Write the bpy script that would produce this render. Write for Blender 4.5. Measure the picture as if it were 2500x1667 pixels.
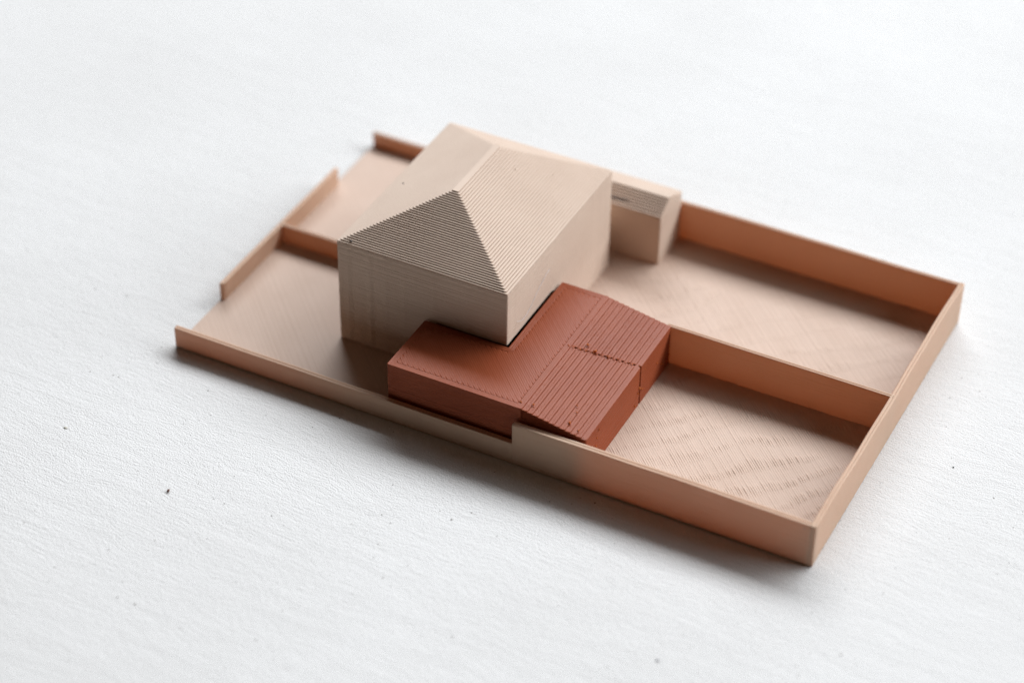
import bpy, math, random
import numpy as np
from mathutils import Matrix, Vector

random.seed(7)
RNG = np.random.default_rng(11)
for o in list(bpy.data.objects):
    bpy.data.objects.remove(o)
SC = bpy.context.scene
COL = SC.collection

# ------------------------------------------------------------------ scale
# geometry is laid out in model units (plot length = 100); one unit is 1.43 mm
U = 1.43            # mm per unit
MM = 0.001          # metres per mm

# ------------------------------------------------------------------ camera
Rm = [[0.89111081, 0.45365276, 0.01098609],
      [0.29150705, -0.55371819, -0.7800127],
      [-0.34777172, 0.69828027, -0.62566724]]
cam_u = Vector((169.9835, -230.6669, 228.3179))
cam = bpy.data.cameras.new('camera')
cam_o = bpy.data.objects.new('camera', cam)
COL.objects.link(cam_o)
right, up, back = Vector(Rm[0]), -Vector(Rm[1]), -Vector(Rm[2])
m3 = Matrix((right, up, back)).transposed()
cam_o.matrix_world = Matrix.Translation(cam_u * U * MM) @ m3.to_4x4()
cam.sensor_width = 36.0
cam.sensor_fit = 'HORIZONTAL'
cam.lens = 86.97
cam.clip_start = 0.01
cam.clip_end = 100.0
cam.dof.use_dof = True
cam.dof.focus_distance = 345.0 * U * MM
cam.dof.aperture_fstop = 8.0
SC.camera = cam_o

# ------------------------------------------------------------------ world (dim room) and window light
W = bpy.data.worlds.new('World')
SC.world = W
W.use_nodes = True
wb = W.node_tree.nodes['Background']
wb.inputs['Color'].default_value = (1.0, 0.64, 0.42, 1)
wb.inputs['Strength'].default_value = 0.046


def window(name, loc, target, sx, sy, power, color):
    l = bpy.data.lights.new(name, 'AREA')
    l.shape = 'RECTANGLE'
    l.size, l.size_y = sx, sy
    l.energy = power
    l.color = color
    o = bpy.data.objects.new(name, l)
    COL.objects.link(o)
    o.location = loc
    d = Vector(target) - Vector(loc)
    o.rotation_euler = d.to_track_quat('-Z', 'Y').to_euler()
    return o


CEN = (0.07, 0.04, 0.01)
window('window_light', (0.25, 2.20, 2.12), CEN, 4.8, 1.05, 211.0, (0.90, 0.95, 1.0))
window('side_window_light', (2.75, 1.25, 1.40), CEN, 1.6, 1.2, 53.0, (0.90, 0.95, 1.0))

SC.render.engine = 'CYCLES'
SC.cycles.use_denoising = True
SC.cycles.denoiser = 'OPENIMAGEDENOISE'
SC.cycles.denoising_input_passes = 'RGB_ALBEDO_NORMAL'
SC.cycles.denoising_prefilter = 'NONE'
SC.cycles.sample_clamp_indirect = 4.0
SC.cycles.max_bounces = 10
SC.cycles.diffuse_bounces = 6
SC.cycles.use_adaptive_sampling = False
SC.view_settings.view_transform = 'Standard'
SC.view_settings.look = 'None'
SC.view_settings.exposure = 0.0
SC.view_settings.gamma = 1.0

# ------------------------------------------------------------------ materials


def new_mat(name):
    m = bpy.data.materials.new(name)
    m.use_nodes = True
    nt = m.node_tree
    return m, nt, nt.nodes['Principled BSDF']


def N(nt, kind, **kw):
    n = nt.nodes.new(kind)
    for k, v in kw.items():
        setattr(n, k, v)
    return n


def plastic(name, col, col2, sss, radius, scale, rough, bump=0.00002, spec=0.16):
    m, nt, b = new_mat(name)
    L = nt.links.new
    tc = N(nt, 'ShaderNodeTexCoord')
    n1 = N(nt, 'ShaderNodeTexNoise')
    n1.inputs['Scale'].default_value = 90.0
    n1.inputs['Detail'].default_value = 5.0
    L(tc.outputs['Object'], n1.inputs['Vector'])
    r = N(nt, 'ShaderNodeValToRGB')
    r.color_ramp.elements[0].position = 0.32
    r.color_ramp.elements[1].position = 0.68
    r.color_ramp.elements[0].color = (*col2, 1)
    r.color_ramp.elements[1].color = (*col, 1)
    L(n1.outputs['Fac'], r.inputs['Fac'])
    L(r.outputs['Color'], b.inputs['Base Color'])
    b.inputs['Roughness'].default_value = rough
    b.inputs['Specular IOR Level'].default_value = spec
    b.inputs['Subsurface Weight'].default_value = sss
    b.inputs['Subsurface Radius'].default_value = radius
    b.inputs['Subsurface Scale'].default_value = scale
    n2 = N(nt, 'ShaderNodeTexNoise')
    n2.inputs['Scale'].default_value = 2600.0
    n2.inputs['Detail'].default_value = 3.0
    L(tc.outputs['Object'], n2.inputs['Vector'])
    bp = N(nt, 'ShaderNodeBump')
    bp.inputs['Strength'].default_value = 1.0
    bp.inputs['Distance'].default_value = bump
    L(n2.outputs['Fac'], bp.inputs['Height'])
    L(bp.outputs['Normal'], b.inputs['Normal'])
    rr = N(nt, 'ShaderNodeMapRange')
    rr.inputs['To Min'].default_value = rough - 0.06
    rr.inputs['To Max'].default_value = rough + 0.08
    L(n2.outputs['Fac'], rr.inputs['Value'])
    L(rr.outputs['Result'], b.inputs['Roughness'])
    return m


def add_glow(m, fac, col):
    """mix in light passing through the plastic, for walls thin enough to let the window light through"""
    nt = m.node_tree
    b = nt.nodes['Principled BSDF']
    out = nt.nodes['Material Output']
    s = N(nt, 'ShaderNodeBsdfTranslucent')
    s.inputs['Color'].default_value = (*col, 1)
    mx = N(nt, 'ShaderNodeMixShader')
    mx.inputs['Fac'].default_value = fac
    nt.links.new(b.outputs['BSDF'], mx.inputs[1])
    nt.links.new(s.outputs['BSDF'], mx.inputs[2])
    nt.links.new(mx.outputs['Shader'], out.inputs['Surface'])


# the same filament twice: thin walls let light through, solid infilled blocks do not
BEIGE = plastic('beige_printed_plastic', (0.625, 0.483, 0.383), (0.59, 0.448, 0.352), 0.0, (1, 1, 1), 0.0001, 0.5)
BASE = plastic('rosy_printed_plastic', (0.58, 0.43, 0.342), (0.545, 0.396, 0.31), 0.0, (1, 1, 1), 0.0001, 0.5)
THIN = plastic('beige_printed_plastic_thin', (0.675, 0.495, 0.36), (0.64, 0.46, 0.33), 0.0, (1, 1, 1), 0.0001, 0.5)
add_glow(THIN, 0.24, (0.90, 0.37, 0.08))
RED = plastic('terracotta_printed_plastic', (0.29, 0.070, 0.028), (0.26, 0.058, 0.022), 0.0, (1, 1, 1), 0.0001, 0.40, spec=0.16)
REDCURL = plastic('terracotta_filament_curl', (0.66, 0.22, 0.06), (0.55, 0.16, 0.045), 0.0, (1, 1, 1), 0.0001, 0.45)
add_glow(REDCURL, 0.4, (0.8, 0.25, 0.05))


def table_material():
    m, nt, b = new_mat('white_painted_plaster')
    L = nt.links.new
    tc = N(nt, 'ShaderNodeTexCoord')
    mp = N(nt, 'ShaderNodeMapping')
    mp.inputs['Rotation'].default_value = (0, 0, math.radians(7))
    mp.inputs['Scale'].default_value = (0.20, 1.0, 1.0)
    L(tc.outputs['Object'], mp.inputs['Vector'])
    # warp so brush marks wander
    wn = N(nt, 'ShaderNodeTexNoise')
    wn.inputs['Scale'].default_value = 55.0
    wn.inputs['Detail'].default_value = 2.0
    L(tc.outputs['Object'], wn.inputs['Vector'])
    ws = N(nt, 'ShaderNodeVectorMath', operation='SCALE')
    ws.inputs['Scale'].default_value = 0.006
    L(wn.outputs['Color'], ws.inputs[0])
    wa = N(nt, 'ShaderNodeVectorMath', operation='ADD')
    L(mp.outputs['Vector'], wa.inputs[0])
    L(ws.outputs['Vector'], wa.inputs[1])
    s1 = N(nt, 'ShaderNodeTexNoise')
    s1.inputs['Scale'].default_value = 2000.0
    s1.inputs['Detail'].default_value = 5.0
    s1.inputs['Roughness'].default_value = 0.65
    L(wa.outputs['Vector'], s1.inputs['Vector'])
    s2 = N(nt, 'ShaderNodeTexNoise')
    s2.inputs['Scale'].default_value = 260.0
    s2.inputs['Detail'].default_value = 3.0
    L(wa.outputs['Vector'], s2.inputs['Vector'])
    s3 = N(nt, 'ShaderNodeTexNoise')
    s3.inputs['Scale'].default_value = 3000.0
    s3.inputs['Detail'].default_value = 2.0
    L(tc.outputs['Object'], s3.inputs['Vector'])
    a1 = N(nt, 'ShaderNodeMath', operation='MULTIPLY_ADD')
    a1.inputs[1].default_value = 1.0
    L(s2.outputs['Fac'], a1.inputs[0])
    L(s1.outputs['Fac'], a1.inputs[2])
    a2 = N(nt, 'ShaderNodeMath', operation='MULTIPLY_ADD')
    a2.inputs[1].default_value = 0.9
    L(s3.outputs['Fac'], a2.inputs[0])
    L(a1.outputs['Value'], a2.inputs[2])
    # pits: sparse voronoi dots, only in patches
    vo = N(nt, 'ShaderNodeTexVoronoi')
    vo.inputs['Scale'].default_value = 800.0
    vo.inputs['Randomness'].default_value = 1.0
    L(tc.outputs['Object'], vo.inputs['Vector'])
    sep = N(nt, 'ShaderNodeSeparateColor')
    L(vo.outputs['Color'], sep.inputs['Color'])
    patch = N(nt, 'ShaderNodeTexNoise')
    patch.inputs['Scale'].default_value = 38.0
    patch.inputs['Detail'].default_value = 3.0
    L(tc.outputs['Object'], patch.inputs['Vector'])
    pr = N(nt, 'ShaderNodeMapRange')
    pr.inputs['From Min'].default_value = 0.34
    pr.inputs['From Max'].default_value = 0.70
    pr.inputs['To Min'].default_value = 0.05
    pr.inputs['To Max'].default_value = 0.22
    L(patch.outputs['Fac'], pr.inputs['Value'])
    rad = N(nt, 'ShaderNodeMath', operation='MULTIPLY')     # pit radius varies by cell
    L(sep.outputs['Red'], rad.inputs[0])
    L(pr.outputs['Result'], rad.inputs[1])
    pit = N(nt, 'ShaderNodeMath', operation='LESS_THAN')
    L(vo.outputs['Distance'], pit.inputs[0])
    L(rad.outputs['Value'], pit.inputs[1])
    sel = N(nt, 'ShaderNodeMath', operation='GREATER_THAN')
    sel.inputs[1].default_value = 0.78
    L(sep.outputs['Green'], sel.inputs[0])
    pm = N(nt, 'ShaderNodeMath', operation='MULTIPLY')
    L(pit.outputs['Value'], pm.inputs[0])
    L(sel.outputs['Value'], pm.inputs[1])
    hgt = N(nt, 'ShaderNodeMath', operation='MULTIPLY_ADD')
    hgt.inputs[1].default_value = -1.2
    L(pm.outputs['Value'], hgt.inputs[0])
    L(a2.outputs['Value'], hgt.inputs[2])
    bp = N(nt, 'ShaderNodeBump')
    bp.inputs['Strength'].default_value = 1.0
    bp.inputs['Distance'].default_value = 0.00016
    L(hgt.outputs['Value'], bp.inputs['Height'])
    L(bp.outputs['Normal'], b.inputs['Normal'])
    # colour: white paint, faint uneven tint, darker grey in pits
    tint = N(nt, 'ShaderNodeTexNoise')
    tint.inputs['Scale'].default_value = 17.0
    tint.inputs['Detail'].default_value = 5.0
    L(tc.outputs['Object'], tint.inputs['Vector'])
    cr = N(nt, 'ShaderNodeValToRGB')
    cr.color_ramp.elements[0].position = 0.30
    cr.color_ramp.elements[1].position = 0.62
    cr.color_ramp.elements[0].color = (0.645, 0.626, 0.606, 1)
    cr.color_ramp.elements[1].color = (0.685, 0.667, 0.648, 1)
    L(tint.outputs['Fac'], cr.inputs['Fac'])
    mx = N(nt, 'ShaderNodeMix', data_type='RGBA')
    mx.inputs[7].default_value = (0.22, 0.20, 0.18, 1)
    L(pm.outputs['Value'], mx.inputs[0])
    L(cr.outputs['Color'], mx.inputs[6])
    L(mx.outputs[2], b.inputs['Base Color'])
    b.inputs['Roughness'].default_value = 0.55
    b.inputs['Specular IOR Level'].default_value = 0.35
    return m


TABLE = table_material()


def flat_mat(name, col, rough=0.5):
    m, nt, b = new_mat(name)
    tc = N(nt, 'ShaderNodeTexCoord')
    n1 = N(nt, 'ShaderNodeTexNoise')
    n1.inputs['Scale'].default_value = 1500.0
    nt.links.new(tc.outputs['Object'], n1.inputs['Vector'])
    r = N(nt, 'ShaderNodeValToRGB')
    r.color_ramp.elements[0].color = (*[c * 0.6 for c in col], 1)
    r.color_ramp.elements[1].color = (*col, 1)
    nt.links.new(n1.outputs['Fac'], r.inputs['Fac'])
    nt.links.new(r.outputs['Color'], b.inputs['Base Color'])
    b.inputs['Roughness'].default_value = rough
    return m


CRUMB = flat_mat('brown_crumb', (0.16, 0.06, 0.035))
BLACK = flat_mat('black_speck', (0.02, 0.02, 0.022))
GREYDAB = flat_mat('grey_speck', (0.30, 0.29, 0.31))
FIBRE = flat_mat('pale_fibre', (0.82, 0.85, 0.9), 0.3)
BURR_GAP_SHADE = flat_mat('dark_burr_gap_shade', (0.07, 0.05, 0.04))  # dark roof burrs, and the painted shade of the shed's slit

# ------------------------------------------------------------------ object helpers


def link_mesh(name, verts, faces, mat, parent=None, flat=None, smooth=True):
    """verts in mm; faces index lists; flat = set of face numbers shaded flat"""
    me = bpy.data.meshes.new(name)
    v = (np.asarray(verts, dtype=float) * MM)
    me.from_pydata(v.tolist(), [], faces)
    sm = np.ones(len(faces), dtype=bool) if smooth else np.zeros(len(faces), dtype=bool)
    if flat:
        for i in flat:
            sm[i] = False
    me.polygons.foreach_set('use_smooth', sm)
    me.materials.append(mat)
    me.update()
    o = bpy.data.objects.new(name, me)
    COL.objects.link(o)
    if parent is not None:
        o.parent = parent
    return o


def thing(o, label, cat, group=None):
    o['label'] = label
    o['category'] = cat
    if group:
        o['group'] = group
    return o


def empty(name, loc_mm):
    o = bpy.data.objects.new(name, None)
    o.empty_display_size = 0.01
    COL.objects.link(o)
    o.location = Vector(loc_mm) * MM
    return o


MITRE = {}


def round_poly(pts, r, seg=4, dens=None):
    """CCW polygon -> rounded outline points and outward normals"""
    P, Nn, C, R, M_ = [], [], [], [], []
    n = len(pts)
    rs = r if isinstance(r, (list, tuple)) else [r] * n
    for i in range(n):
        a, b, c = (np.array(pts[i - 1], float), np.array(pts[i], float), np.array(pts[(i + 1) % n], float))
        d1 = (b - a) / np.linalg.norm(b - a)
        d2 = (c - b) / np.linalg.norm(c - b)
        n1 = np.array([d1[1], -d1[0]])
        n2 = np.array([d2[1], -d2[0]])
        cr = d1[0] * d2[1] - d1[1] * d2[0]
        ang = math.atan2(cr, d1 @ d2)
        sgn = 1 if ang > 0 else -1
        tl = rs[i] * math.tan(abs(ang) / 2)
        cen = b - d1 * tl - n1 * rs[i] * sgn
        t0 = math.atan2(n1[1], n1[0])
        for k in range(seg + 1):
            t = t0 + ang * k / seg
            nn = np.array([math.cos(t), math.sin(t)])
            P.append(cen + nn * rs[i] * sgn)
            Nn.append(nn)
            C.append(cen)
            R.append(rs[i] if sgn > 0 else 1e9)
            M_.append((n1 + n2) / (1 + n1 @ n2))
    P, Nn = np.array(P), np.array(Nn)
    MITRE[id(P)] = (P, np.array(C), np.array(R), np.array(M_))
    if dens:
        Q, M = [], []
        for i in range(len(P)):
            p, q = P[i], P[(i + 1) % len(P)]
            m, mm = Nn[i], Nn[(i + 1) % len(P)]
            k = max(1, int(np.linalg.norm(q - p) / dens))
            for j in range(k):
                f = j / k
                Q.append(p + (q - p) * f)
                w = m + (mm - m) * f
                M.append(w / np.linalg.norm(w))
        P, Nn = np.array(Q), np.array(M)
    return P, Nn


def layer_profile(z0, z1, h=0.2, depth=0.03, jit=0.012, top_round=0.12, rng=RNG):
    zs, off = [], []
    n = max(1, int(round((z1 - z0) / h)))
    hh = (z1 - z0) / n
    for i in range(n):
        j = rng.normal() * jit
        for t, d in ((0.03, 1.0), (0.22, 0.22), (0.5, 0.0), (0.80, 0.22)):
            zs.append(z0 + (i + t) * hh)
            off.append(depth * d + j)
    zs = [z0] + zs
    off = [off[0] + 0.03] + off
    zs += [z1 - top_round * 0.35, z1]
    off += [top_round * 0.25, top_round]
    return np.array(zs), np.array(off)


def loft(P, Nn, zs, off, ripple=None):
    n, k = len(P), len(zs)
    V = np.zeros((k * n, 3))
    for i in range(k):
        o = off[i] if ripple is None else off[i] + ripple
        V[i * n:(i + 1) * n, :2] = P - Nn * (np.asarray(o)[..., None] if np.ndim(o) else o)
        V[i * n:(i + 1) * n, 2] = zs[i]
        if ripple is None and id(P) in MITRE:      # inset past the corner radius: follow the mitre
            _, C, R, M_ = MITRE[id(P)]
            k_ = np.nonzero(off[i] > R)[0]
            V[i * n + k_, :2] = C[k_] - M_[k_] * (off[i] - R[k_])[:, None]
    F = []
    for i in range(k - 1):
        for j in range(n):
            a, b = i * n + j, i * n + (j + 1) % n
            F.append((a, b, b + n, a + n))
    flat = {len(F), len(F) + 1}
    F.append(list(range((k - 1) * n, k * n)))
    F.append(list(range(n - 1, -1, -1)))
    return V, F, flat


def shift(V, org):
    return np.asarray(V) - np.asarray(org)


def bar(name, p0, p1, th, z0, z1, parent, org, wob=0.05, lab=None, seed=0):
    """printed wall: cross-section with layer ridges and two beads on top, run from p0 to p1 (mm); p0-p1 is the right-hand face seen along it"""
    rng = np.random.default_rng(seed)
    p0, p1 = np.array(p0, float), np.array(p1, float)
    L = np.linalg.norm(p1 - p0)
    d = (p1 - p0) / L
    nrm = np.array([-d[1], d[0]])     # to the left of travel: wall fills that side
    zs, off = layer_profile(z0, z1 - 0.12, depth=0.022, jit=0.012, top_round=0.02, rng=rng)
    prof = [(o, z) for z, o in zip(zs, off)]
    # top: two beads with a fine groove between
    h = th / 2
    top = []
    for k, (u0, u1) in enumerate(((0.0, h), (h, th))):
        for t in (0.0, 0.18, 0.4, 0.6, 0.82, 1.0):
            zz = z1 - 0.09 * (2 * t - 1) ** 4
            top.append((u0 + 0.03 + (u1 - u0 - 0.06) * t, zz))
        if k == 0:
            top.append((h, z1 - 0.13))
    left = [(th - o, z) for z, o in zip(zs[::-1], off[::-1])]
    sec = prof + top + left
    m = len(sec)
    ns = max(2, int(L / 1.5))
    ts = np.linspace(0, 1, ns + 1)
    ph = rng.uniform(0, 6.28, 4)
    V = []
    for t in ts:
        s = t * L
        w = wob * (math.sin(s * 0.11 + ph[0]) + 0.5 * math.sin(s * 0.31 + ph[1]))
        wz = 0.06 * (math.sin(s * 0.07 + ph[2]) + 0.4 * math.sin(s * 0.23 + ph[3]))
        endr = 0.0
        if t == 0 or t == 1:
            endr = 0.10
        for (u, z) in sec:
            f = (z - z0) / (z1 - z0)
            uu = u + (endr if u < h else -endr)
            q = p0 + d * s + nrm * (uu + w * f)
            V.append((q[0], q[1], z + wz * f * f))
    # rounded ends: extra ring just inside each end with full width
    V = np.array(V).reshape(ns + 1, m, 3)
    in0 = V[0].copy(); in1 = V[-1].copy()
    for r_, sg in ((in0, 1), (in1, -1)):
        r_[:, :2] += d * 0.12 * sg
        for i, (u, z) in enumerate(sec):
            r_[i, :2] += nrm * (-0.10 if u < h else 0.10)
    V = np.concatenate([V[:1], in0[None], V[1:-1], in1[None], V[-1:]])
    k = len(V)
    F = []
    for i in range(k - 1):
        for j in range(m):
            a, b = i * m + j, i * m + (j + 1) % m
            F.append((a, a + m, b + m, b))
    flat = {len(F), len(F) + 1}
    F.append(list(range(m)))
    F.append(list(range((k - 1) * m + m - 1, (k - 1) * m - 1, -1)))
    o = link_mesh(name, shift(V.reshape(-1, 3), org), F, THIN, parent, flat)
    if lab:
        o['label'] = lab
    return o


# smooth value noise on arrays (for relief)
_perm = np.random.default_rng(3).random((64, 64))


def vnoise(x, y):
    xi, yi = np.floor(x).astype(int), np.floor(y).astype(int)
    fx, fy = x - xi, y - yi
    fx, fy = fx * fx * (3 - 2 * fx), fy * fy * (3 - 2 * fy)
    g = lambda a, b: _perm[a % 64, b % 64]
    return (g(xi, yi) * (1 - fx) * (1 - fy) + g(xi + 1, yi) * fx * (1 - fy)
            + g(xi, yi + 1) * (1 - fx) * fy + g(xi + 1, yi + 1) * fx * fy)


_lr = np.random.default_rng(5).random(4096)


def infill(x, y, sp, sign=-1):
    """45 degree print lines; returns (ridge profile 0..1, coordinate along, line number)"""
    q = (x - sign * y) / math.sqrt(2)
    s = (x + sign * y) / math.sqrt(2)
    k = q / sp
    n = np.floor(k).astype(int)
    f = k - n
    r = np.sqrt(np.clip(1 - (2 * f - 1) ** 2, 0, 1))
    return r, s, n


def grid_field(name, x0, x1, y0, y1, res, hfun, parent, org, mat, mask=None, skirt=None):
    nx, ny = int((x1 - x0) / res) + 1, int((y1 - y0) / res) + 1
    X, Y = np.meshgrid(np.linspace(x0, x1, nx), np.linspace(y0, y1, ny), indexing='ij')
    Z = hfun(X, Y)
    V = np.stack([X, Y, Z], -1).reshape(-1, 3)
    idx = np.arange(nx * ny).reshape(nx, ny)
    F = np.stack([idx[:-1, :-1], idx[1:, :-1], idx[1:, 1:], idx[:-1, 1:]], -1).reshape(-1, 4)
    if mask is not None:
        mk = mask(X, Y).reshape(-1)
        F = F[mk[F].all(1)]
        used = np.zeros(len(V), bool)
        used[F.reshape(-1)] = True
        remap = np.cumsum(used) - 1
        V, F = V[used], remap[F]
    me = bpy.data.meshes.new(name)
    V = (V - np.asarray(org)) * MM
    me.vertices.add(len(V))
    me.vertices.foreach_set('co', V.astype(np.float32).reshape(-1))
    me.loops.add(len(F) * 4)
    me.loops.foreach_set('vertex_index', F.astype(np.int32).reshape(-1))
    me.polygons.add(len(F))
    me.polygons.foreach_set('loop_start', np.arange(0, len(F) * 4, 4, dtype=np.int32))
    me.polygons.foreach_set('use_smooth', np.ones(len(F), dtype=bool))
    me.materials.append(mat)
    me.update()
    me.validate()
    o = bpy.data.objects.new(name, me)
    COL.objects.link(o)
    o.parent = parent
    o['kind'] = 'stuff'
    return o


# ------------------------------------------------------------------ the table top (setting)
tx0, tx1, ty0, ty1 = -900, 1000, -900, 1000
P, Nn = round_poly([(tx0, ty0), (tx1, ty0), (tx1, ty1), (tx0, ty1)], 8.0, 4)
V, F, fl = loft(P, Nn, [-40.0, -2.0, -0.5, 0.0], [0, 0, 0.6, 2.0])
tab = link_mesh('tabletop', V, F, TABLE, None, fl)
tab['kind'] = 'structure'
tab['label'] = 'white rough painted plaster tabletop with brush marks and small pits'

# ------------------------------------------------------------------ the beige printed site model
L_, W_ = 100 * U, 59.5 * U
H, HLOW, HBL = 7.12 * U, 3.55 * U, 2.75 * U
TF, TR, T = 1.0 * U, 0.86 * U, 0.74 * U
S = 0.45 * U
ORG = np.array([L_ / 2, W_ / 2, 0.0])
site = empty('site_model', ORG)
thing(site, 'beige 3D printed site model with walled yards and a hip-roofed house on the white table', 'architectural model')

# base plate
P, Nn = round_poly([(0.05, 0.05), (L_ - 0.05, 0.05), (L_ - 0.05, W_ - 0.05), (0.05, W_ - 0.05)], 0.3, 4)
V, F, fl = loft(P, Nn, [0.02, 0.2, 0.24, S - 0.1, S - 0.06, S], [0.10, 0.02, 0.06, 0.02, 0.03, 0.08])
link_mesh('base_plate', shift(V, ORG), F, BASE, site, fl)

# house footprint etc.
hx0, hx1, hy0, hy1 = 20.47 * U, 47.95 * U, 12.8 * U, 47.2 * U
He, Hr = 17.95 * U, 24.6 * U
pxm, py1, py2 = 34.05 * U, 23.85 * U, 36.13 * U
my = 29.85 * U
yA, yJ, yB = 12.25 * U, 29.15 * U, 46.42 * U
xn = 55.27 * U
sx0, sx1, sy0, sy1, sRy = 33.0 * U, 54.68 * U, 50.7 * U, 58.72 * U, 54.09 * U
sHe, sHr = 9.14 * U, 11.15 * U

# boundary walls (each wall its own part)
B0 = 0.1
bar('boundary_wall', (0.0, 0.0), (xn + 0.3, 0.0), TF * 0.92, B0, HLOW, site, ORG, 0.04, 'low front boundary wall', 1)
bar('boundary_wall', (xn, -0.02), (L_ - TR * 0.4, -0.02), TF, B0, H, site, ORG, 0.05, 'tall front boundary wall beside the extension', 2)
bar('boundary_wall', (L_, 0.02), (L_, W_ - 0.05), TR, B0, H - 0.01, site, ORG, 0.09, 'right-hand end boundary wall', 3)
bar('boundary_wall', (L_ - TR * 0.5, W_), (hx1 - 8, W_), T, B0, H - 0.02, site, ORG, 0.04, 'tall back boundary wall', 4)
bar('boundary_wall', (hx1 - 7.7, W_ - 0.02), (0.0, W_ - 0.02), T, B0, HBL, site, ORG, 0.03, 'low back boundary wall', 5)
bar('boundary_wall', (0.0, yB), (0.0, yA), T, B0, HLOW, site, ORG, 0.04, 'low end boundary wall with openings at both ends', 6)
bar('divider_wall', (0.25, yJ), (hx0 + 0.5, yJ), T, B0, HLOW - 0.01, site, ORG, 0.03, 'low divider wall running to the house', 7)
bar('divider_wall', (L_ - 0.35, my + T), (65.2 * U, my + T), T, B0, H - 0.015, site, ORG, 0.03, 'tall divider wall between the two back yards', 8)

# printed yard floors: real ridged relief


def yard_fun(amp, base, sp, seed, patchy=True, z=S):
    def f(X, Y):
        r, s, n = infill(X + 3.1 * seed, Y, sp)
        jit = _lr[(n * 7 + seed * 131) % 4096]
        jit2 = _lr[(n * 13 + seed * 57 + 900) % 4096]
        a = base * (0.6 + 0.8 * jit)
        if patchy:
            # ridged bands run across the print lines
            warp = 5.0 * (vnoise(X * 0.07 + seed * 9, Y * 0.07) - 0.5) + 1.6 * (vnoise(X * 0.23, Y * 0.23 + seed) - 0.5) + 0.45 * (jit - 0.5)
            b1 = np.sin((s + warp) * 2 * math.pi / 5.6 + seed)
            b2 = vnoise(s * 0.9 + seed * 3, n * 0.13 + 31)
            big = vnoise(X * 0.10 + seed * 4.7, Y * 0.12 + 3)
            e = np.clip(b1 * 0.75 + 0.5 * (b2 - 0.5) + 0.9 * (big - 0.45), 0, 1) ** 1.4
            a = a + amp * e * (0.55 + 0.9 * jit2)
        return z + 0.006 + r ** 1.5 * a
    return f


g = 0.02
grid_field('yard_floor', 63.5 * U, L_ - TR + g, TF - g, my + g, 0.115, yard_fun(0.125, 0.06, 0.48, 1), site, ORG, BASE)
grid_field('yard_floor', 45.0 * U, L_ - TR + g, my + T - g, W_ - T + g, 0.16, yard_fun(0.10, 0.055, 0.50, 5), site, ORG, BASE)
grid_field('yard_floor', 0.35, 40.0 * U, TF - g, yJ + g, 0.17, yard_fun(0.0, 0.045, 0.45, 3, False), site, ORG, BASE)
grid_field('yard_floor', 0.35, hx0 + 1.0, yJ + T - g, W_ - T + g, 0.22, yard_fun(0.0, 0.03, 0.45, 4, False), site, ORG, BASE)

# house walls with layer lines and faint vertical ghosting ribs
P, Nn = round_poly([(hx0, hy0), (hx1, hy0), (hx1, hy1), (hx0, hy1)], 0.35, 5, dens=0.45)
rip = np.zeros(len(P))
for c_, a_ in ((2.4, 0.030), (3.6, -0.02), (7.6, 0.035), (8.6, -0.02), (11.3, 0.022), (15.6, 0.02), (22.4, 0.018), (30.1, 0.016), (36.2, 0.02)):
    front = np.abs(P[:, 1] - hy0) < 0.05
    rip -= np.where(front, 3.6 * a_ * np.exp(-((P[:, 0] - hx0 - c_) / 0.45) ** 2), 0)
for c_, a_ in ((1.6, 0.02), (4.0, 0.012), (40.0, 0.014), (44.0, 0.02)):
    side = np.abs(P[:, 0] - hx1) < 0.05
    rip -= np.where(side, a_ * np.exp(-((P[:, 1] - hy0 - c_) / 0.5) ** 2), 0)
zs, off = layer_profile(S - 0.25, He, h=0.27, depth=0.085, jit=0.028)
V, F, fl = loft(P, Nn, zs, off, rip)
house = link_mesh('house_block', shift(V, ORG), F, BEIGE, site, fl)
house['label'] = 'tall beige house walls with fine horizontal print layers'

# hip roof: every printed layer is a piece of its own


def slab(name, pts, r, z_top, h, mat, parent, org, embed=1.0, seg=4, bead=0.055, jit=0.0, sink=None, under=0.21):
    P, Nn = round_poly(pts, r, seg)
    zs = [z_top - h - embed, z_top - h - 0.03, z_top - h * 0.54, z_top - h * 0.48, z_top - h * 0.36, z_top - h * 0.16, z_top - 0.02, z_top]
    off = [0.45, under + 0.02, under, bead * 0.7, 0, bead * 0.25, bead * 0.8, bead * 1.7]
    off = [o + jit for o in off]
    if embed <= 0:
        zs, off = zs[1:], off[1:]
    if sink:                                  # perimeter bead with a recessed floor inside
        w, dz = sink
        zs += [z_top, z_top - dz]
        off += [w, w + 0.05]
    V, F, fl = loft(P, Nn, zs, off)
    return link_mesh(name, shift(V, org), F, mat, parent, fl)


NL = 36
lh = (Hr - He) / NL


def roof_rect(t, grow=0.0):
    return [(hx0 + (pxm - hx0) * t, hy0 + (py1 - hy0) * t), (hx1 + (pxm - hx1) * t, hy0 + (py1 - hy0) * t),
            (hx1 + (pxm - hx1) * t, hy1 + (py2 - hy1) * t), (hx0 + (pxm - hx0) * t, hy1 + (py2 - hy1) * t)]


roof = slab('hip_roof', roof_rect(0.004), 0.34, He + lh, lh, BEIGE, site, ORG, 0.6)
roof['label'] = 'stepped hip roof of printed layers'
for i in range(1, NL):
    t = (i + 0.1) / NL * 0.985
    slab('roof_layer', roof_rect(t), 0.30, He + lh * (i + 1), lh, BEIGE, roof, ORG, 0.9, jit=random.uniform(-0.012, 0.012))

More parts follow.
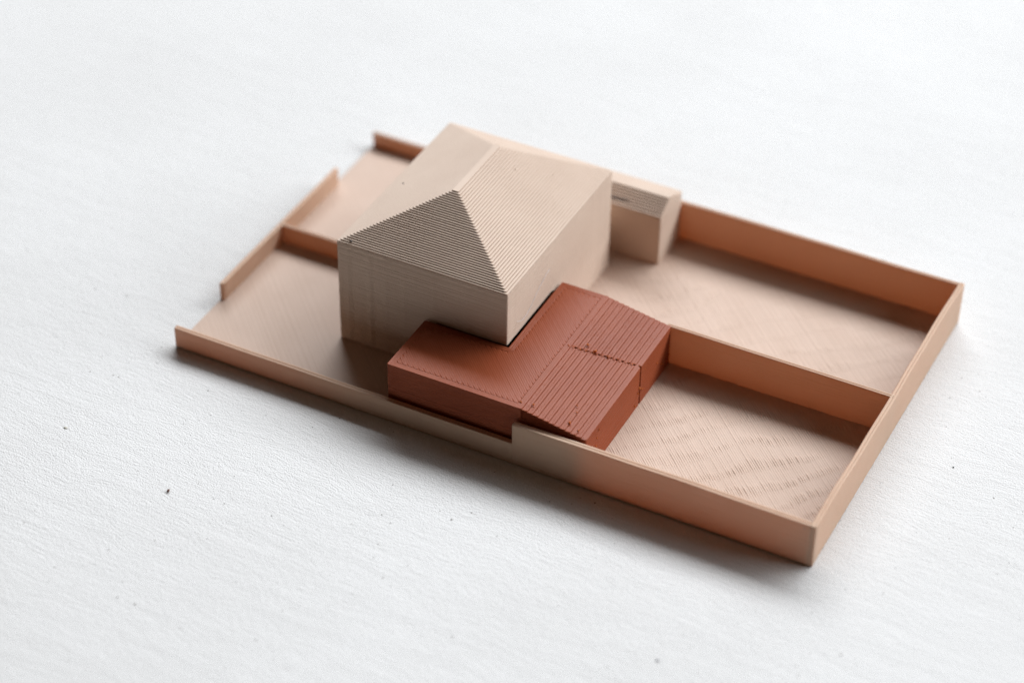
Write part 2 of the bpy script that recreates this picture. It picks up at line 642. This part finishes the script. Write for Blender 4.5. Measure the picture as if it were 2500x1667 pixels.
# shed against the back wall
P, Nn = round_poly([(sx0, sy0), (sx1, sy0), (sx1, sy1), (sx0, sy1)], 0.3, 4)
zs, off = layer_profile(S - 0.25, sHe, depth=0.028, jit=0.012)
V, F, fl = loft(P, Nn, zs, off)
shed = link_mesh('shed_block', shift(V, ORG), F, BEIGE, site, fl)
shed['label'] = 'small beige shed with a pitched roof against the back wall'
nsl = int(round((sHr - sHe) / 0.34))
for i in range(nsl):
    t = (i + 0.1) / nsl * 0.96
    a, b = sy0 + (sRy - sy0) * t, sy1 + (sRy - sy1) * t
    slab('roof_layer', [(sx0, a), (sx1 - 0.01, a), (sx1 - 0.01, b), (sx0, b)], 0.12 if b - a < 0.6 else 0.25,
         sHe + (sHr - sHe) * (i + 1) / nsl, (sHr - sHe) / nsl, BEIGE, shed, ORG, 0.5, jit=random.uniform(-0.01, 0.015), under=0.05)

# ------------------------------------------------------------------ burrs


def burr(name, loc, size, mat, parent, org, seed, stretch=(1, 1, 0.7), curl=True):
    rng = np.random.default_rng(seed)
    size *= 0.62
    V, F = [], []

    def blob(c, r, st):
        base = len(V)
        nu, nv = 7, 5
        for i in range(nv + 1):
            for j in range(nu):
                ph = math.pi * i / nv
                th = 2 * math.pi * j / nu
                rr = r * (1 + rng.normal() * 0.22)
                V.append((c[0] + rr * st[0] * math.sin(ph) * math.cos(th), c[1] + rr * st[1] * math.sin(ph) * math.sin(th), c[2] + rr * st[2] * math.cos(ph)))
        for i in range(nv):
            for j in range(nu):
                a, b = base + i * nu + j, base + i * nu + (j + 1) % nu
                F.append((a, b, b + nu, a + nu))
    blob((0, 0, size * 0.2), size, stretch)
    if curl:
        for k in range(2):
            a = rng.uniform(0, 6.28)
            px, py, pz = 0, 0, size * 0.3
            w = size * 0.28
            ring = []
            for s in range(7):
                a += rng.normal() * 0.7
                px += math.cos(a) * size * 0.42
                py += math.sin(a) * size * 0.42
                pz = max(size * 0.12, pz + rng.normal() * size * 0.3)
                ww = w * (1 - s / 8)
                b = len(V)
                for (du, dz) in ((ww, 0), (0, ww), (-ww, 0), (0, -ww)):
                    V.append((px - math.sin(a) * du, py + math.cos(a) * du, pz + dz))
                ring.append(b)
            for b0, b1 in zip(ring[:-1], ring[1:]):
                for j in range(4):
                    F.append((b0 + j, b0 + (j + 1) % 4, b1 + (j + 1) % 4, b1 + j))
            F.append([ring[0] + j for j in range(3, -1, -1)])
            F.append([ring[-1] + j for j in range(4)])
    V = np.array(V) + np.asarray(loc)
    return link_mesh(name, shift(V, org), F, mat, parent)


def roof_z(x, y):
    """height of the hip roof over (x, y) mm"""
    t = min((x - hx0) / (pxm - hx0), (hx1 - x) / (hx1 - pxm), (y - hy0) / (py1 - hy0), (hy1 - y) / (hy1 - py2))
    return He + (Hr - He) * max(0, min(1, t)) + 0.1


for k, (x, y, sz, m, cu) in enumerate((
        (34.3, 36.6, 0.42, BEIGE, True), (32.4, 37.6, 0.30, BEIGE, True), (29.6, 40.6, 0.36, BEIGE, False),
        (27.8, 42.0, 0.30, BEIGE, False), (38.0, 34.6, 0.36, BEIGE, True), (42.2, 38.6, 0.36, BEIGE, False),
        (33.2, 24.8, 0.26, BEIGE, True), (37.8, 21.4, 0.22, BEIGE, True), (22.9, 28.2, 0.30, BURR_GAP_SHADE, False),
        (22.6, 13.35, 0.34, BURR_GAP_SHADE, False), (41.8, 16.6, 0.16, BEIGE, False), (36.5, 17.8, 0.16, BEIGE, False))):
    burr('filament_burr', (x * U, y * U, roof_z(x * U, y * U)), sz, m, roof, ORG, 40 + k, (1.5, 1.0, 0.6) if m is BURR_GAP_SHADE else (1, 1, 0.7), cu)

# dark bar whose colour stands for shade in a slit of the shed's slope, and a small blob near the front wall's corner
gx0, gx1 = 45.5 * U, 49.0 * U
gt = 0.30
gy, gz = sy0 + (sRy - sy0) * gt, sHe + (sHr - sHe) * gt
P, Nn = round_poly([(gx0, gy - 0.22), (gx1, gy - 0.16), (gx1, gy + 0.16), (gx0, gy + 0.22)], 0.08, 3)
V, F, fl = loft(P, Nn, [gz - 0.2, gz + 0.20, gz + 0.24], [0, 0, 0.05])
link_mesh('gap_shade_bar', shift(V, ORG), F, BURR_GAP_SHADE, shed, fl)
burr('filament_burr', (98.4 * U, -0.02, 6.35 * U), 0.38, BASE, site, ORG, 77, (1.3, 0.35, 0.7), False)

# ------------------------------------------------------------------ the terracotta extension (a separate print set into the model)
rx0, ry0, ryi, rxi, ry1, rxb, rx1 = [v * U for v in (34.9, 1.36, 12.5, 48.35, 29.75, 56.0, 65.9)]
HR, HRL = 9.15 * U, 7.42 * U
NST = 12
sh = (HR - HRL) / NST
sw = (rx1 - rxb) / NST
ORE = np.array([(rx0 + rx1) / 2, (ry0 + ry1) / 2, S + 0.05])
ext = empty('extension_model', ORE)
thing(ext, 'terracotta 3D printed L-shaped extension with a stepped lean-to roof wrapping the house corner', 'architectural model')


def yseam(x):
    return (16.75 + 0.245 * (x / U - 55.6)) * U


def ext_outline(xr, notch=True, l_shape=True):
    ys = yseam(xr)
    pts = []
    rr = []
    if l_shape:
        pts += [(rx0, ry0)]; rr += [0.3]
    else:
        pts += [(rxb - 0.6, ry0 + 0.05)]; rr += [0.05]
    pts += [(xr, ry0 if l_shape else ry0 + 0.02)]; rr += [0.4]
    if notch:
        for p_, r_ in (((xr, ys - 0.34), 0.12), ((xr - 0.62, ys - 0.10), 0.04), ((xr - 0.62, ys + 0.06), 0.04), ((xr + 0.03, ys + 0.24), 0.10)):
            pts.append(p_); rr.append(r_)
    pts += [(xr, ry1 if l_shape else ry1 - 0.02)]; rr += [0.4]
    if l_shape:
        pts += [(rxi, ry1), (rxi, ryi), (rx0, ryi)]; rr += [0.25, 0.12, 0.25]
    else:
        pts += [(rxb - 0.6, ry1 - 0.05)]; rr += [0.05]
    return pts, rr


rng_e = np.random.default_rng(21)
pts, rr = ext_outline(rx1)
P, Nn = round_poly(pts, rr, 4)
zs, off = layer_profile(S + 0.05, HRL, depth=0.06, jit=0.03, top_round=0.08, rng=rng_e)
V, F, fl = loft(P, Nn, zs, off)
body = link_mesh('wall_block', shift(V, ORE), F, RED, ext, fl)
# upper flat-roofed L, up to the roof break, with three perimeter beads round a recessed infill
pts, rr = ext_outline(rxb, notch=False)
P, Nn = round_poly(pts, rr, 4)
zs, off = layer_profile(HRL - 0.05, HR, depth=0.055, jit=0.02, top_round=0.07, rng=rng_e)
zs, off = list(zs), list(off)
off[0] += 0.3
for b0, b1 in ((0.10, 0.46), (0.52, 0.88), (0.94, 1.26)):
    zs += [HR + 0.0, HR - 0.004, HR - 0.028]
    off += [b0 + 0.05, b1, b1 + 0.03]
zs.append(HR - 0.075)
off.append(1.32)
V, F, fl = loft(P, Nn, np.array(zs), np.array(off))
flat_roof = link_mesh('flat_roof', shift(V, ORE), F, RED, ext, fl)


def in_L(X, Y, d):
    a = (X > rx0 + d) & (X < rxb - d) & (Y > ry0 + d) & (Y < ryi - d)
    b = (X > rxi + d) & (X < rxb - d) & (Y > ry0 + d) & (Y < ry1 - d)
    return a | b


def edge_dist(X, Y):
    # distance to the L outline (axis-aligned pieces are enough)
    out = np.minimum(np.minimum(X - rx0, rxb - X), Y - ry0)
    arm = np.where(X < rxi, ryi - Y, np.where(Y > ryi, np.minimum(X - rxi, ry1 - Y), np.hypot(np.maximum(X - rxi, 0), np.maximum(ryi - Y, 0)) + 0.0))
    arm = np.where((X > rxi) & (Y < ryi), np.hypot(X - rxi, ryi - Y), arm)
    return np.minimum(out, np.minimum(arm, ry1 - Y))


def flat_h(X, Y):
    r, s, n = infill(X, Y, 0.44)
    d = edge_dist(X, Y) - 1.30
    jit = _lr[(n * 5 + 77) % 4096]
    # line ends turn in pairs: every other gap stays open near the rim
    k = ((X + Y) / math.sqrt(2)) / 0.88
    pair = np.abs((k - np.floor(k)) * 2 - 1)
    fade = np.clip(1 - d / 0.75, 0, 1)
    notch = fade * np.clip((pair - 0.45) * 2.4, 0, 1)
    mid = 0.5 + 0.5 * np.clip(1 - d / 4.0, 0, 1)
    return HR - 0.055 + 0.08 * r ** 0.8 * mid + 0.012 * (jit - 0.5) - 0.09 * notch + 0.02 * (1 - mid)


io = grid_field('infill_lines', rx0 + 1.25, rxb - 1.25, ry0 + 1.25, ry1 - 1.25, 0.11, flat_h, flat_roof, ORE, RED,
                mask=lambda X, Y: in_L(X, Y, 1.25))

# lean-to roof: twelve printed steps, each a piece of its own
for k in range(1, NST):
    xr = rxb + sw * k
    zt = HR - sh * k
    pts, rr = ext_outline(xr, notch=True, l_shape=False)
    st = slab('roof_step', pts, rr, zt, sh, RED, ext, ORE, 0.06, 4, 0.05, jit=rng_e.normal() * 0.008, sink=(0.46, 0.09))

    def step_h(X, Y, xr=xr, zt=zt, k=k):
        r, s, n = infill(X + 0.37 * k, Y, 0.44, -1 if k % 2 else 1)
        jit = _lr[(n * 11 + k * 97) % 4096]
        d = xr - 0.44 - X
        kk = (Y + 0.3 * k) / 0.62
        pair = np.abs((kk - np.floor(kk)) * 2 - 1)
        w = _lr[(np.floor(kk).astype(int) * 3 + k * 31) % 4096]
        notch = np.clip(1 - d / 0.30, 0, 1) * np.clip((pair - 0.35) * 2.2, 0, 1) * (0.4 + w)
        low = vnoise(Y * 0.35 + k * 7, X * 0.9)
        return zt - 0.055 + 0.05 * r * (0.5 + low) + 0.02 * (jit - 0.5) - 0.10 * notch
    grid_field('infill_lines', xr - sw - 0.1, xr - 0.46, ry0 + 0.45, ry1 - 0.45, 0.11, step_h, st, ORE, RED)
# last step is the top of the wall block itself
def last_h(X, Y):
    r, s, n = infill(X, Y, 0.44)
    jit = _lr[(n * 11 + 297) % 4096]
    kk = Y / 0.62
    pair = np.abs((kk - np.floor(kk)) * 2 - 1)
    notch = np.clip(1 - (rx1 - 0.5 - X) / 0.3, 0, 1) * np.clip((pair - 0.35) * 2.2, 0, 1)
    return HRL + 0.005 + 0.03 * r + 0.01 * jit - 0.02 * notch
grid_field('infill_lines', rx1 - sw - 0.1, rx1 - 0.5, ry0 + 0.4, ry1 - 0.4, 0.11, last_h, body, ORE, RED)

# seam burrs along the steps and down the wall
kb = 0
for k in range(0, NST + 1):
    xr = rxb + sw * k - 0.25
    zt = HR - sh * k
    for q in range(2):
        kb += 1
        x = xr - 0.35 * q + random.uniform(-0.15, 0.15)
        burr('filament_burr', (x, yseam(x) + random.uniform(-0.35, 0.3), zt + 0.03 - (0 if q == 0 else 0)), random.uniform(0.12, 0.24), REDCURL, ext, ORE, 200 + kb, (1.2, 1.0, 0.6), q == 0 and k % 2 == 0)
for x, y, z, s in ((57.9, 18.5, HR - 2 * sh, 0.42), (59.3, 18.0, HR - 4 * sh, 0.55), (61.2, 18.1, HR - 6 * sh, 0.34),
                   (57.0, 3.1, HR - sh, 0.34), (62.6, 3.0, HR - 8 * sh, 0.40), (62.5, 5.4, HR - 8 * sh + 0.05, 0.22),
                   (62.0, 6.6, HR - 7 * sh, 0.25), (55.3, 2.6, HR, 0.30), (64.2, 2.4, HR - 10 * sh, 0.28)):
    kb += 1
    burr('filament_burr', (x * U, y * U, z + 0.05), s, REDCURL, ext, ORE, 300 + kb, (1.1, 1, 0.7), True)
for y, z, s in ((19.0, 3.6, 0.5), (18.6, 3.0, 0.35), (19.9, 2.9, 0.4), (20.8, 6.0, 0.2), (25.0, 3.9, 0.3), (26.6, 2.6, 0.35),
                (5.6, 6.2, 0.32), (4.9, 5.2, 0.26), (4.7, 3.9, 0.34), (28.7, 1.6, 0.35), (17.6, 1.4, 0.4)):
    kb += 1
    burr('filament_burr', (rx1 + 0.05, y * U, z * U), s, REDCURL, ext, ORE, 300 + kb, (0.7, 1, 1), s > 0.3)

# ------------------------------------------------------------------ small loose things


def crumb(name, x, y, z, sx, sy, sz, mat, label, cat, seed):
    rng = np.random.default_rng(seed)
    V, F = [], []
    nu, nv = 10, 7
    for i in range(nv + 1):
        for j in range(nu):
            ph, th = math.pi * i / nv, 2 * math.pi * j / nu
            rr = 1 + 0.18 * rng.normal() * math.sin(ph)
            V.append((rr * sx * math.sin(ph) * math.cos(th), rr * sy * math.sin(ph) * math.sin(th), sz + sz * math.cos(ph) * (1 + 0.1 * rng.normal())))
    for i in range(nv):
        for j in range(nu):
            a, b = i * nu + j, i * nu + (j + 1) % nu
            F.append((a, b, b + nu, a + nu))
    o = link_mesh(name, V, F, mat)
    o.location = Vector((x, y, z)) * MM
    return thing(o, label, cat)


crumb('plastic_crumb', 16.35 * U, -27.0 * U, 0, 0.26, 0.42, 0.28, CRUMB, 'tiny reddish brown plastic crumb lying alone on the white table', 'crumb', 5)
crumb('dust_speck', 110.1 * U, 27.8 * U, 0, 0.17, 0.17, 0.12, BLACK, 'tiny round black speck on the table beside the end wall', 'speck', 6)
crumb('dust_speck', 88.85 * U, -25.0 * U, 0, 0.30, 0.26, 0.08, GREYDAB, 'blurred grey speck on the table in front of the tall front wall', 'speck', 8)
crumb('dust_speck', -3.75 * U, -22.5 * U, 0, 0.42, 0.30, 0.07, flat_mat('tan_speck', (0.60, 0.56, 0.46)), 'faint tan speck on the table off the low front wall', 'speck', 9)

# lint fibre caught between house wall and extension
cp = [(hx1 + 0.25, 15.5 * U, 11.6 * U), (hx1 + 0.45, 17.0 * U, 11.0 * U), (hx1 + 0.5, 19.0 * U, 11.4 * U), (hx1 + 0.42, 21.3 * U, 12.6 * U), (hx1 + 0.3, 24.0 * U, 13.6 * U), (hx1 + 0.12, 26.0 * U, 14.0 * U)]
cu = bpy.data.curves.new('lint_fibre', 'CURVE')
cu.dimensions = '3D'
sp = cu.splines.new('BEZIER')
sp.bezier_points.add(len(cp) - 1)
for b, c in zip(sp.bezier_points, cp):
    b.co = Vector((c[0] - hx1, c[1] - 15.5 * U, c[2] - 11.6 * U)) * MM
    b.handle_left_type = b.handle_right_type = 'AUTO'
cu.bevel_depth = 0.035 * MM
cu.bevel_resolution = 1
tmp = bpy.data.objects.new('tmp', cu)
COL.objects.link(tmp)
dg = bpy.context.evaluated_depsgraph_get()
me = bpy.data.meshes.new_from_object(tmp.evaluated_get(dg))
bpy.data.objects.remove(tmp)
me.materials.clear()
me.materials.append(FIBRE)
me.name = 'lint_fibre'
fo = bpy.data.objects.new('lint_fibre', me)
COL.objects.link(fo)
fo.location = Vector((hx1, 15.5 * U, 11.6 * U)) * MM
thing(fo, 'thin curved white lint fibre clinging to the house wall above the terracotta roof', 'fibre')
